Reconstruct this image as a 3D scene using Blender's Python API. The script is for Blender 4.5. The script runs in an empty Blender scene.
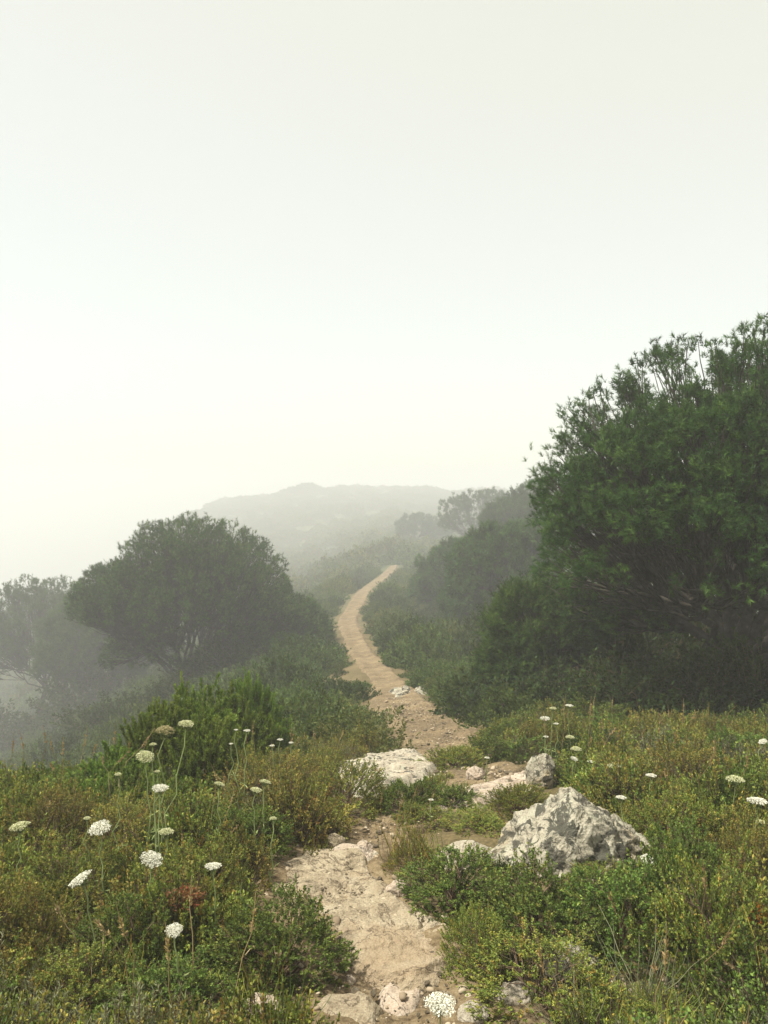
import bpy, math, random
import numpy as np
from mathutils import Vector, Matrix, Euler

# ------------------------------------------------------------------ camera, world, sun
SC = bpy.context.scene
COL = SC.collection
rng = np.random.default_rng(11)
random.seed(5)
F = 800.0
CAM_Z = 1.6
PITCH = math.atan(22 / F)
cam_d = bpy.data.cameras.new('camera')
cam_d.sensor_fit = 'VERTICAL'
cam_d.angle = 2 * math.atan(512 / F)
cam_d.clip_start = 0.05
cam_d.clip_end = 3000
cam = bpy.data.objects.new('camera', cam_d)
COL.objects.link(cam)
cam.location = (0, 0, CAM_Z)
cam.rotation_euler = (math.pi / 2 - PITCH, 0, 0)
SC.camera = cam

SUN_EL, SUN_AZ = math.radians(62), math.radians(265)      # azimuth clockwise from +Y: high sun on the left, veiled by fog
wd = bpy.data.worlds.new('World')
SC.world = wd
wd.use_nodes = True
nt = wd.node_tree
nt.nodes.clear()
w_out = nt.nodes.new('ShaderNodeOutputWorld')
w_bg = nt.nodes.new('ShaderNodeBackground')
w_bg2 = nt.nodes.new('ShaderNodeBackground')
w_add = nt.nodes.new('ShaderNodeAddShader')
sky = nt.nodes.new('ShaderNodeTexSky')
sky.sky_type = 'NISHITA'
sky.sun_disc = False
sky.sun_elevation = SUN_EL
sky.sun_rotation = SUN_AZ
w_bg.inputs['Strength'].default_value = 0.05  # thin share of clear sky
nt.links.new(sky.outputs[0], w_bg.inputs['Color'])
# pale overcast: a cloud layer slightly brighter overhead than at the horizon
tc = nt.nodes.new('ShaderNodeTexCoord')
sep = nt.nodes.new('ShaderNodeSeparateXYZ')
nt.links.new(tc.outputs['Generated'], sep.inputs[0])
rp = nt.nodes.new('ShaderNodeValToRGB')
rp.color_ramp.elements[0].position = 0.0
rp.color_ramp.elements[0].color = (0.425, 0.408, 0.315, 1)
rp.color_ramp.elements[1].position = 0.55
rp.color_ramp.elements[1].color = (0.44, 0.41, 0.285, 1)
nt.links.new(sep.outputs['Z'], rp.inputs[0])
nt.links.new(rp.outputs[0], w_bg2.inputs['Color'])
w_bg2.inputs['Strength'].default_value = 1.0
nt.links.new(w_bg.outputs[0], w_add.inputs[0])
nt.links.new(w_bg2.outputs[0], w_add.inputs[1])
nt.links.new(w_add.outputs[0], w_out.inputs['Surface'])

sun_d = bpy.data.lights.new('sun', 'SUN')
sun_d.energy = 5.0
sun_d.angle = math.radians(5)
sun_d.color = (1.0, 0.95, 0.84)
sun = bpy.data.objects.new('sun', sun_d)
COL.objects.link(sun)
_sd = Vector((math.sin(SUN_AZ) * math.cos(SUN_EL), math.cos(SUN_AZ) * math.cos(SUN_EL), math.sin(SUN_EL)))
sun.rotation_euler = _sd.to_track_quat('Z', 'Y').to_euler()

SC.view_settings.view_transform = 'Standard'
SC.view_settings.look = 'None'
SC.view_settings.exposure = 0.74
SC.view_settings.gamma = 1.0
cy = SC.cycles
cy.max_bounces = 8
cy.diffuse_bounces = 3
cy.glossy_bounces = 1
cy.transmission_bounces = 3
cy.volume_bounces = 6
cy.use_denoising = True

# ------------------------------------------------------------------ noise
def _h(i, j, k, seed):
    n = (i * 374761393 + j * 668265263 + k * 1274126177 + seed * 1442695041) & 0xFFFFFFFF
    n = ((n ^ (n >> 13)) * 1274126177) & 0xFFFFFFFF
    n = n ^ (n >> 16)
    return (n & 0xFFFF) / 32767.5 - 1.0

def vnoise(x, y, z=0.0, seed=0):
    x, y, z = np.broadcast_arrays(np.asarray(x, float), np.asarray(y, float), np.asarray(z, float))
    xi, yi, zi = np.floor(x).astype(np.int64), np.floor(y).astype(np.int64), np.floor(z).astype(np.int64)
    fx, fy, fz = x - xi, y - yi, z - zi
    fx, fy, fz = [f * f * f * (f * (f * 6 - 15) + 10) for f in (fx, fy, fz)]
    r = 0
    for a in (0, 1):
        for b in (0, 1):
            for c in (0, 1):
                w = (fx if a else 1 - fx) * (fy if b else 1 - fy) * (fz if c else 1 - fz)
                r = r + w * _h(xi + a, yi + b, zi + c, seed)
    return r

def fbm(x, y, z=0.0, oct=4, seed=0, gain=0.5):
    r, a, f, t = 0, 1.0, 1.0, 0
    for o in range(oct):
        r = r + a * vnoise(np.asarray(x) * f + 17.3 * o, np.asarray(y) * f - 9.1 * o, np.asarray(z) * f + 3.7 * o, seed + o)
        t += a
        a *= gain
        f *= 2.03
    return r / t

def sstep(a, b, x):
    t = np.clip((x - a) / (b - a), 0, 1)
    return t * t * (3 - 2 * t)

# ------------------------------------------------------------------ terrain
RC = Matrix.Rotation(math.pi / 2 - PITCH, 3, 'X')
def ray(px, py):
    v = RC @ Vector(((px - 384) / F, -(py - 512) / F, -1.0))
    return v / v.y                      # unit step in y
_inv = np.array(RC.transposed())
def project(P):
    q = (np.asarray(P, float) - np.array([0, 0, CAM_Z])) @ _inv.T
    dz = -q[..., 2]
    return 384 + F * q[..., 0] / dz, 512 - F * q[..., 1] / dz

_ctl = [(425, 1120, 1.95), (405, 1050, 2.25), (385, 960, 2.75), (345, 905, 3.2), (318, 862, 3.6), (345, 842, 3.85), (430, 812, 4.4), (500, 786, 5.0),
        (478, 765, 6.0), (452, 750, 7.0), (440, 733, 8.2), (405, 700, 11.5), (388, 677, 15.5), (358, 645, 23), (347, 618, 33), (364, 590, 50), (390, 572, 64)]
_C = np.array([[ray(a, b).x * d, d, CAM_Z + ray(a, b).z * d] for a, b, d in _ctl])
_PY = np.concatenate([[-40, -2], _C[:, 1], [110, 180, 250, 310, 345, 420, 560, 950]])
_PX = np.concatenate([[0.2, 0.2], _C[:, 0], [3.0, 1.5, 0, 0, 0, 0, 0, 0]])
_PZ = np.concatenate([[0.3, 0.02], _C[:, 2], [-6.2, -5.4, -2.2, 2.2, .8, -12, -48, -150]])
# smoothed tables
_ty = np.concatenate([np.linspace(-40, 1, 60), np.geomspace(1.02, 950, 950)])
def _smooth(v):
    out = np.zeros_like(_ty)
    for i, y in enumerate(_ty):
        s = 0.06 * max(y, 2.5)
        ys = y + s * np.linspace(-2, 2, 21)
        w = np.exp(-np.linspace(-2, 2, 21) ** 2)
        out[i] = (np.interp(ys, _PY, v) * w).sum() / w.sum()
    return out
_sx, _sz = _smooth(_PX), _smooth(_PZ)
def path_x(y): return np.interp(y, _ty, _sx)
def path_z(y): return np.interp(y, _ty, _sz)
def path_hw(y):
    return np.interp(y, [0, 2.3, 3.3, 4.0, 4.6, 6, 7, 8, 11.5, 13, 16, 23, 50, 64, 80], [.30, .34, .34, .20, .27, .25, .32, .42, .46, .38, .29, .32, .42, .38, .2])
def sp(t, k=.6): return k * np.logaddexp(0, t / k)

def H(x, y):
    x, y = np.asarray(x, float), np.asarray(y, float)
    u = x - path_x(y)
    far = sstep(110, 275, y)
    sL = np.interp(y, [0, 4.3, 5.6, 8, 12, 36, 90], [.02, .04, .13, .40, .50, .50, .35])
    sR = np.interp(y, [0, 3, 5, 6.6, 8, 10, 14, 35, 90], [-.02, -.035, -.055, -.06, .02, .12, .22, .20, .10])
    z = path_z(y)
    z = z - (1 - far) * (sL * sp(-u - .7) + sR * np.where(sR > 0, sp(u - .7), sp(u - .3)))
    hill = np.interp(x, [-1000, -280, -129, -90, -64, -28, 15, 45, 113, 280, 1000], [-300, -120, -62, -36, -5.5, -.5, 0, -1.5, -6, -38, -190])
    z = z + far * hill
    au = np.abs(u)
    near = sstep(.3, 1.6, au)
    z = z + .045 * fbm(x * 1.7, y * 1.7, oct=3, seed=3) * (0.35 + .65 * near)
    z = z + near * fbm(x * .35, y * .35, oct=3, seed=8) * np.clip(y * .012, .02, .5)
    z = z + far * fbm(x * .075, y * .075, oct=4, seed=21) * 1.3
    return z

def ground(px, py, extra=0.0):
    """the point where the pixel's line of sight meets the terrain raised by extra"""
    r = ray(px, py)
    t = np.concatenate([np.arange(1.2, 12, .01), np.geomspace(12, 440, 1800)])
    d = (CAM_Z + r.z * t) - (H(r.x * t, t) + extra)
    i = np.argmax(d < 0)
    if d[i] >= 0: i = len(t) - 1
    return Vector((r.x * t[i], t[i], CAM_Z + r.z * t[i] - extra))

# ------------------------------------------------------------------ mesh helpers
def mesh_from(name, V, Fc, mat, tint=None, smooth=False):
    """V (n,3), Fc (m,k) indices or list of such arrays"""
    me = bpy.data.meshes.new(name)
    if not isinstance(Fc, list): Fc = [Fc]
    Fc = [f for f in Fc if len(f)]
    loops = np.concatenate([f.ravel() for f in Fc]).astype(np.int32)
    tot = np.concatenate([np.full(len(f), f.shape[1], np.int32) for f in Fc])
    st = np.concatenate([[0], np.cumsum(tot)[:-1]]).astype(np.int32)
    me.vertices.add(len(V)); me.vertices.foreach_set('co', np.asarray(V, np.float32).ravel())
    me.loops.add(len(loops)); me.loops.foreach_set('vertex_index', loops)
    me.polygons.add(len(tot)); me.polygons.foreach_set('loop_start', st)
    me.polygons.foreach_set('loop_total', tot)
    if smooth: me.polygons.foreach_set('use_smooth', np.ones(len(tot), bool))
    if tint is not None:
        a = me.attributes.new('tint', 'FLOAT_COLOR', 'POINT')
        c = np.ones((len(V), 4), np.float32); c[:, :3] = tint
        a.data.foreach_set('color', c.ravel())
    me.update(calc_edges=True)
    me.validate()
    if mat: me.materials.append(mat)
    return me

def link(name, me, parent=None, loc=None, label=None, cat=None, group=None, kind=None):
    o = bpy.data.objects.new(name, me)
    COL.objects.link(o)
    if parent: o.parent = parent
    if loc is not None: o.location = loc
    if label: o['label'] = label
    if cat: o['category'] = cat
    if group: o['group'] = group
    if kind: o['kind'] = kind
    return o

def norm(a): return a / np.maximum(np.linalg.norm(a, axis=-1, keepdims=True), 1e-9)
def rand_dirs(n):
    return norm(rng.normal(size=(n, 3)))
def frame(D):
    up = np.where(np.abs(D[:, 2:3]) > .95, np.array([[1., 0, 0]]), np.array([[0, 0, 1.]]))
    a = norm(np.cross(up, D)); b = np.cross(D, a)
    return a, b

LEAF6 = np.array([[0, 0], [.3, .42], [.7, .38], [1, 0], [.7, -.38], [.3, -.42]])
LEAF4 = np.array([[0, 0], [.45, .5], [1, 0], [.45, -.5]])
LEAF3 = np.array([[0, .5], [1, 0], [0, -.5]])
def leaves(P, D, L, W, shape=LEAF6, fold=.25):
    """flat-ish leaves from points P along D; returns V, F"""
    n, k = len(P), len(shape)
    R = norm(np.cross(D, rand_dirs(n)))
    N = np.cross(D, R)
    L = np.broadcast_to(L, (n,)); W = np.broadcast_to(W, (n,))
    V = P[:, None] + D[:, None] * (shape[None, :, 0, None] * L[:, None, None]) + R[:, None] * (shape[None, :, 1, None] * W[:, None, None]) \
        + N[:, None] * (np.abs(shape[None, :, 1, None]) * fold * W[:, None, None]) - N[:, None] * ((shape[None, :, 0, None] ** 2) * .18 * L[:, None, None])
    Fi = np.arange(n * k).reshape(n, k)
    return V.reshape(-1, 3), Fi

def spikes(P, D, SL, n_each, nl, nw, ang=.6, tail=0.0, shape=LEAF3, fold=.1):
    """needles or small leaves set round shoots P + t*D*SL"""
    m = len(P)
    idx = np.repeat(np.arange(m), n_each)
    t = tail + (1 - tail) * rng.random(len(idx))
    SL = np.broadcast_to(SL, (m,))
    a, b = frame(D)
    ph = rng.random(len(idx)) * 2 * np.pi
    out = a[idx] * np.cos(ph)[:, None] + b[idx] * np.sin(ph)[:, None]
    an = ang * (1.15 - .5 * t) * rng.uniform(.7, 1.3, len(idx))
    nd = norm(D[idx] * np.cos(an)[:, None] + out * np.sin(an)[:, None])
    p = P[idx] + D[idx] * (t * SL[idx])[:, None]
    V, Fi = leaves(p, nd, nl * rng.uniform(.7, 1.2, len(idx)), nw, shape, fold)
    return V, Fi, idx, t

def tubes(A, B, ra, rb, seg=4, sides=5, bend=.12, gravity=0.0, lift=None):
    """many curved tapered tubes from A to B"""
    n = len(A)
    d = B - A
    Ld = np.linalg.norm(d, axis=1, keepdims=True)
    off = rand_dirs(n) * Ld * bend
    if lift is not None: off = off + lift
    t = np.linspace(0, 1, seg + 1)
    w = 4 * t * (1 - t)
    wob = rng.normal(size=(n, seg + 1, 3)) * (Ld[:, None] * .018) * (w[None, :, None] > 0)
    C = A[:, None] + d[:, None] * t[None, :, None] + off[:, None] * w[None, :, None] + wob
    C[:, :, 2] -= gravity * w[None, :] * Ld
    T = norm(np.gradient(C, axis=1))
    up = np.where(np.abs(norm(d)[:, 2:3]) > .9, np.array([[1., .1, 0]]), np.array([[0, 0, 1.]]))[:, None]
    a = norm(np.cross(np.broadcast_to(up, T.shape), T)); b = np.cross(T, a)
    r = (np.broadcast_to(ra, (n,))[:, None] * (1 - t) + np.broadcast_to(rb, (n,))[:, None] * t)
    ph = np.arange(sides) * 2 * np.pi / sides
    V = C[:, :, None] + r[:, :, None, None] * (a[:, :, None] * np.cos(ph)[:, None] + b[:, :, None] * np.sin(ph)[:, None])
    i = np.arange(n)[:, None, None] * (seg + 1) * sides
    j = np.arange(seg)[None, :, None] * sides
    s = np.arange(sides)[None, None, :]
    s2 = (s + 1) % sides
    Fq = np.stack([i + j + s, i + j + s2, i + j + sides + s2, i + j + sides + s], -1).reshape(-1, 4)
    return V.reshape(-1, 3), Fq, C

def cat_vf(parts):
    V, Fs, o = [], {}, 0
    for v, f in parts:
        V.append(v); Fs.setdefault(f.shape[1], []).append(f + o); o += len(v)
    return np.concatenate(V), [np.concatenate(x) for x in Fs.values()]

# ------------------------------------------------------------------ materials
def mat_new(name):
    m = bpy.data.materials.new(name); m.use_nodes = True
    n = m.node_tree; n.nodes.clear()
    o = n.nodes.new('ShaderNodeOutputMaterial')
    return m, n, o
def N(n, t, **kw):
    x = n.nodes.new(t)
    for k, v in kw.items():
        if k.startswith('i_'): x.inputs[k[2:].replace('_', ' ')].default_value = v
        else: setattr(x, k, v)
    return x
def ramp(n, src, stops):
    r = n.nodes.new('ShaderNodeValToRGB')
    e = r.color_ramp.elements
    while len(e) < len(stops): e.new(.5)
    for q, (p, c) in zip(e, stops):
        q.position = p; q.color = (*c, 1) if len(c) == 3 else c
    n.links.new(src, r.inputs[0])
    return r.outputs[0]
def mixc(n, fac, a, b, mode='MIX'):
    m = n.nodes.new('ShaderNodeMix'); m.data_type = 'RGBA'; m.blend_type = mode
    for s, v in ((0, fac), (6, a), (7, b)):
        if isinstance(v, (int, float)): m.inputs[s].default_value = v
        elif isinstance(v, tuple): m.inputs[s].default_value = (*v, 1)
        else: n.links.new(v, m.inputs[s])
    return m.outputs[2]
def noise(n, scale, detail=5, rough=.55, vec=None, dist=0.0):
    x = n.nodes.new('ShaderNodeTexNoise')
    x.inputs['Scale'].default_value = scale; x.inputs['Detail'].default_value = detail
    x.inputs['Roughness'].default_value = rough; x.inputs['Distortion'].default_value = dist
    if vec is not None: n.links.new(vec, x.inputs['Vector'])
    return x.outputs[0]

def leaf_mat(name, trans=.28, rough=.62, var=.25, gain=1.0, spec=.14):
    m, n, o = mat_new(name)
    at = N(n, 'ShaderNodeAttribute', attribute_name='tint')
    oi = N(n, 'ShaderNodeObjectInfo')
    hs = N(n, 'ShaderNodeHueSaturation')
    mr = N(n, 'ShaderNodeMapRange'); mr.inputs['To Min'].default_value = (1 - var) * gain; mr.inputs['To Max'].default_value = (1 + var) * gain
    n.links.new(oi.outputs['Random'], mr.inputs[0]); n.links.new(mr.outputs[0], hs.inputs['Value'])
    mh = N(n, 'ShaderNodeMapRange'); mh.inputs['To Min'].default_value = .485; mh.inputs['To Max'].default_value = .51
    n.links.new(oi.outputs['Random'], mh.inputs[0]); n.links.new(mh.outputs[0], hs.inputs['Hue'])
    n.links.new(at.outputs['Color'], hs.inputs['Color'])
    p = N(n, 'ShaderNodeBsdfPrincipled'); p.inputs['Roughness'].default_value = rough
    p.inputs['Specular IOR Level'].default_value = spec
    n.links.new(hs.outputs[0], p.inputs['Base Color'])
    tr = N(n, 'ShaderNodeBsdfTranslucent')
    n.links.new(mixc(n, .35, hs.outputs[0], (.25, .3, .03)), tr.inputs['Color'])
    mx = N(n, 'ShaderNodeMixShader'); mx.inputs[0].default_value = trans
    n.links.new(p.outputs[0], mx.inputs[1]); n.links.new(tr.outputs[0], mx.inputs[2])
    n.links.new(mx.outputs[0], o.inputs[0])
    return m

def rough_mat(name, build, rough=.9, bump=None, spec=.2):
    m, n, o = mat_new(name)
    p = N(n, 'ShaderNodeBsdfPrincipled'); p.inputs['Roughness'].default_value = rough
    p.inputs['Specular IOR Level'].default_value = spec
    c = build(n)
    if isinstance(c, tuple): p.inputs['Base Color'].default_value = (*c, 1)
    else: n.links.new(c, p.inputs['Base Color'])
    if bump:
        tcn = N(n, 'ShaderNodeTexCoord')
        b = N(n, 'ShaderNodeBump'); b.inputs['Strength'].default_value = bump[1]; b.inputs['Distance'].default_value = bump[2]
        n.links.new(noise(n, bump[0], 8, .65, tcn.outputs['Object']), b.inputs['Height'])
        n.links.new(b.outputs[0], p.inputs['Normal'])
    n.links.new(p.outputs[0], o.inputs[0])
    return m

def _obj(n): return N(n, 'ShaderNodeTexCoord').outputs['Object']

def soil_c(n):
    v = _obj(n)
    a = ramp(n, noise(n, 2.2, 6, .6, v), [(.35, (.07, .048, .025)), (.5, (.145, .103, .054)), (.66, (.25, .19, .108))])
    b = ramp(n, noise(n, 38, 5, .7, v), [(.36, (.05, .036, .019)), (.5, (.185, .137, .075)), (.68, (.37, .30, .19))])
    return mixc(n, .45, a, b)
def ground_c(n):
    v = _obj(n)
    a = ramp(n, noise(n, 1.3, 6, .6, v), [(.3, (.05, .045, .018)), (.5, (.105, .08, .035)), (.68, (.20, .145, .075))])
    b = ramp(n, noise(n, 45, 4, .7, v), [(.35, (.035, .03, .012)), (.65, (.17, .13, .06))])
    g = ramp(n, noise(n, .07, 6, .62, v), [(.40, (.045, .06, .02)), (.54, (.07, .08, .03)), (.70, (.10, .09, .042))])
    near = mixc(n, .5, a, b)
    sx = N(n, 'ShaderNodeSeparateXYZ'); n.links.new(v, sx.inputs[0])
    mr = N(n, 'ShaderNodeMapRange'); mr.inputs['From Min'].default_value = 25; mr.inputs['From Max'].default_value = 70
    n.links.new(sx.outputs['Y'], mr.inputs[0])
    return mixc(n, mr.outputs[0], near, g)
def rock_c(pale, mid, dark, lichen=.5, black=.5, stain=(.36, .27, .13)):
    def f(n):
        v = _obj(n)
        big = noise(n, 5, 6, .6, v)
        c = ramp(n, noise(n, 8, 9, .72, v, .4), [(.34, dark), (.46, mid), (.62, pale)])
        # cream-green lichen rosettes
        l = ramp(n, noise(n, 14, 6, .62, v, .5), [(.50 + .12 * (1 - lichen), (0, 0, 0)), (.535 + .12 * (1 - lichen), (1, 1, 1))])
        c = mixc(n, l, c, mixc(n, noise(n, 60, 3, .6, v), (.28, .27, .19), (.50, .48, .36)))
        # rust-brown film
        s = ramp(n, big, [(.54, (0, 0, 0)), (.66, (.75, .75, .75))])
        c = mixc(n, s, c, stain)
        c = mixc(n, .28, c, ramp(n, noise(n, 130, 3, .7, v), [(.35, (.08, .07, .055)), (.65, (.55, .52, .44))]))
        # black lichen spots
        k = ramp(n, noise(n, 11, 8, .68, v, .9), [(.51 + .1 * (1 - black), (0, 0, 0)), (.545 + .1 * (1 - black), (.88, .88, .88))])
        c = mixc(n, k, c, (.045, .045, .035))
        return mixc(n, ramp(n, noise(n, 3.4, 5, .6, v, .8), [(.485, (0, 0, 0)), (.497, (.85, .85, .85)), (.509, (0, 0, 0))]), c, (.06, .05, .038))
    return f
def slab_c(n):
    v = _obj(n)
    c = ramp(n, noise(n, 6, 8, .66, v, .4), [(.34, (.10, .078, .046)), (.43, (.24, .19, .12)), (.52, (.36, .30, .20)), (.68, (.47, .405, .29))])
    k = ramp(n, noise(n, 3.3, 8, .72, v, .6), [(.60, (0, 0, 0)), (.66, (.7, .7, .7))])
    c = mixc(n, k, c, (.16, .14, .115))
    c = mixc(n, .3, c, ramp(n, noise(n, 110, 3, .7, v), [(.35, (.12, .085, .05)), (.65, (.62, .53, .39))]))
    c = mixc(n, ramp(n, noise(n, 2.1, 6, .6, v, .3), [(.50, (0, 0, 0)), (.60, (.6, .6, .6))]), c, (.32, .23, .14))
    return mixc(n, ramp(n, noise(n, 2.7, 6, .62, v, .7), [(.486, (0, 0, 0)), (.498, (.9, .9, .9)), (.510, (0, 0, 0))]), c, (.07, .05, .03))

M = {}
M['leaf'] = leaf_mat('leaf')
M['pine_needles'] = leaf_mat('pine_needles', trans=.10, var=.06, spec=.08)
M['bark'] = rough_mat('bark', lambda n: ramp(n, noise(n, 9, 6, .6, _obj(n)), [(.3, (.028, .024, .018)), (.6, (.075, .066, .052)), (.8, (.17, .155, .13))]), bump=(30, .6, .02))
M['twig'] = rough_mat('twig', lambda n: ramp(n, noise(n, 14, 4, .6, _obj(n)), [(.3, (.07, .045, .03)), (.6, (.16, .11, .07))]))
M['soil'] = rough_mat('soil', soil_c, bump=(26, .8, .03))
M['ground'] = rough_mat('ground', ground_c, bump=(20, .7, .03))
M['slab'] = rough_mat('slab', slab_c, bump=(18, 1, .05))
M['boulder'] = rough_mat('boulder', rock_c((.47, .43, .33), (.32, .29, .21), (.13, .11, .08), .7, 1.0, (.40, .30, .15)), bump=(26, 1, .03))
M['pale_rock'] = rough_mat('pale_rock', rock_c((.47, .42, .32), (.33, .285, .21), (.16, .13, .09), .4, .55, (.32, .23, .15)), bump=(22, .9, .025))
M['stone'] = rough_mat('stone', rock_c((.50, .42, .33), (.38, .29, .21), (.20, .14, .10), .15, .15, (.34, .24, .16)), bump=(40, .8, .02))
M['pebble'] = rough_mat('pebble', lambda n: ramp(n, N(n, 'ShaderNodeObjectInfo').outputs['Random'], [(0, (.16, .12, .08)), (.5, (.30, .24, .16)), (1, (.45, .38, .28))]))
M['petal'] = rough_mat('petal', lambda n: N(n, 'ShaderNodeAttribute', attribute_name='tint').outputs['Color'], rough=.7)
M['stem'] = rough_mat('stem', lambda n: N(n, 'ShaderNodeAttribute', attribute_name='tint').outputs['Color'], rough=.6)

# ------------------------------------------------------------------ ground sheet and path
def build_ground():
    ys = np.concatenate([np.linspace(-30, 1.5, 40), np.geomspace(1.52, 12, 420), np.geomspace(12.1, 360, 540), np.geomspace(364, 950, 40)])
    s = np.linspace(-1, 1, 561)
    nx, ny = len(s), len(ys)
    half = np.clip(6 + np.abs(ys) * 1.15, 6, 900)
    X = np.sign(s)[None] * (np.abs(s)[None] ** 1.35) * half[:, None]
    Y = np.repeat(ys[:, None], nx, 1)
    Z = H(X, Y)
    # micro relief nearby, and the bed under the path sheet
    u = np.abs(X - path_x(Y))
    Z = Z + .02 * fbm(X * 9, Y * 9, oct=3, seed=5) * (Y < 15) - .03 * (u < path_hw(Y) * .8) * (Y > 1) * (Y < 70)
    V = np.stack([X, Y, Z], -1).reshape(-1, 3)
    i = np.arange(ny - 1)[:, None] * nx + np.arange(nx - 1)[None]
    Fq = np.stack([i, i + 1, i + nx + 1, i + nx], -1).reshape(-1, 4)
    link('ground', mesh_from('ground', V, Fq, M['ground'], smooth=True), kind='structure')
build_ground()

def build_path():
    ys = np.concatenate([np.linspace(.3, 2, 40), np.geomspace(2.01, 72, 1700)])
    xs = path_x(ys)
    tx = np.gradient(xs) / np.gradient(ys)
    nrm = np.stack([1 / np.sqrt(1 + tx ** 2), -tx / np.sqrt(1 + tx ** 2)], -1)
    m = 61
    t = np.linspace(-1.55, 1.55, m)
    hw = path_hw(ys)
    X = xs[:, None] + nrm[:, :1] * t * hw[:, None]
    Y = ys[:, None] + nrm[:, 1:] * t * hw[:, None]
    edge = np.abs(t)[None] + np.interp(ys, [0, 8, 20], [.42, .36, .16])[:, None] * fbm(X * 2.1, Y * 2.1, oct=4, seed=40) * 1.5
    Z = H(X, Y) + .028 + .0016 * np.clip(Y - 12, 0, 60) - .10 * sstep(.8, 1.35, edge) - .03 * (1 - sstep(0, .9, np.abs(t)))[None] + .018 * fbm(X * 6, Y * 6, oct=4, seed=9) * 1.4
    V = np.stack([X, Y, Z], -1).reshape(-1, 3)
    i = np.arange(len(ys) - 1)[:, None] * m + np.arange(m - 1)[None]
    Fq = np.stack([i, i + 1, i + m + 1, i + m], -1).reshape(-1, 4)
    link('path', mesh_from('path', V, Fq, M['soil'], smooth=True), kind='structure')
build_path()

# ------------------------------------------------------------------ rocks
def in_poly(x, y, poly):
    r = np.zeros(np.shape(x), bool)
    n = len(poly)
    for i in range(n):
        x1, y1 = poly[i]; x2, y2 = poly[(i + 1) % n]
        c = ((y1 > y) != (y2 > y)) & (x < (x2 - x1) * (y - y1) / (y2 - y1 + 1e-12) + x1)
        r ^= c
    return r
def poly_sd(x, y, poly):
    d = np.full(np.shape(x), 1e9)
    n = len(poly)
    for i in range(n):
        a = np.array(poly[i]); b = np.array(poly[(i + 1) % n]); ab = b - a
        t = np.clip(((x - a[0]) * ab[0] + (y - a[1]) * ab[1]) / (ab @ ab), 0, 1)
        d = np.minimum(d, np.hypot(x - a[0] - t * ab[0], y - a[1] - t * ab[1]))
    return np.where(in_poly(x, y, poly), d, -d)

def slab(name, poly_px, height, mat, label, cat='rock', res=.008, soft=.05, step=.012, seed=0, tilt=0.0, rough=.02, group=None, flat=.5):
    """a low outcrop whose outline lies on the terrain"""
    P = [ground(a, b) for a, b in poly_px]
    poly = [(p.x, p.y) for p in P]
    cx = sum(p[0] for p in poly) / len(poly); cyy = sum(p[1] for p in poly) / len(poly)
    x0, x1 = min(p[0] for p in poly) - .06, max(p[0] for p in poly) + .06
    y0, y1 = min(p[1] for p in poly) - .06, max(p[1] for p in poly) + .06
    xs = np.arange(x0, x1, res); ys = np.arange(y0, y1, res)
    X, Y = np.meshgrid(xs, ys)
    wx = X + .035 * fbm(X * 7, Y * 7, oct=3, seed=seed + 1); wy = Y + .035 * fbm(X * 7 + 50, Y * 7, oct=3, seed=seed + 2)
    sd = poly_sd(wx, wy, poly)
    base = H(X, Y)
    bulk = height * sstep(-.012, soft, sd)
    hgt = bulk * (1 - flat / 2 + flat * fbm(X * 2.2, Y * 2.2, oct=3, seed=seed + 3)) + tilt * (Y - y0) * sstep(0, soft * 2, sd)
    det = rough * fbm(X * 5, Y * 5, oct=5, seed=seed + 4, gain=.55) * 1.6
    crack = np.abs(fbm(X * 3.0, Y * 3.6, oct=3, seed=seed + 7))
    det = det - .022 * (1 - sstep(.0, .035, crack))
    h2 = hgt + det * sstep(-.02, .04, sd)
    q = h2 / step
    fr = q - np.floor(q)
    h2 = h2 * .35 + .65 * step * (np.floor(q) + sstep(.25, .75, fr))
    Z = base + h2 - .09 * sstep(.0, -.05, sd)
    keep = (sd > -.06)
    kf = keep[:-1, :-1] & keep[1:, :-1] & keep[:-1, 1:] & keep[1:, 1:]
    nx = len(xs)
    i = (np.arange(len(ys) - 1)[:, None] * nx + np.arange(nx - 1)[None])[kf]
    Fq = np.stack([i, i + 1, i + nx + 1, i + nx], -1)
    used = np.unique(Fq)
    mp = np.full(X.size, -1); mp[used] = np.arange(len(used))
    V = np.stack([X, Y, Z], -1).reshape(-1, 3)[used]
    c = np.array([cx, cyy, float(H(cx, cyy))])
    link(name, mesh_from(name, V - c, mp[Fq], mat, smooth=True), loc=tuple(c), label=label, cat=cat, group=group)

def icosphere(sub):
    import bmesh
    bm = bmesh.new(); bmesh.ops.create_icosphere(bm, subdivisions=sub, radius=1)
    V = np.array([v.co for v in bm.verts]); Fi = np.array([[v.index for v in f.verts] for f in bm.faces])
    bm.free()
    return V, Fi
ICO = {k: icosphere(k) for k in (2, 3, 5, 6, 7)}

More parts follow.
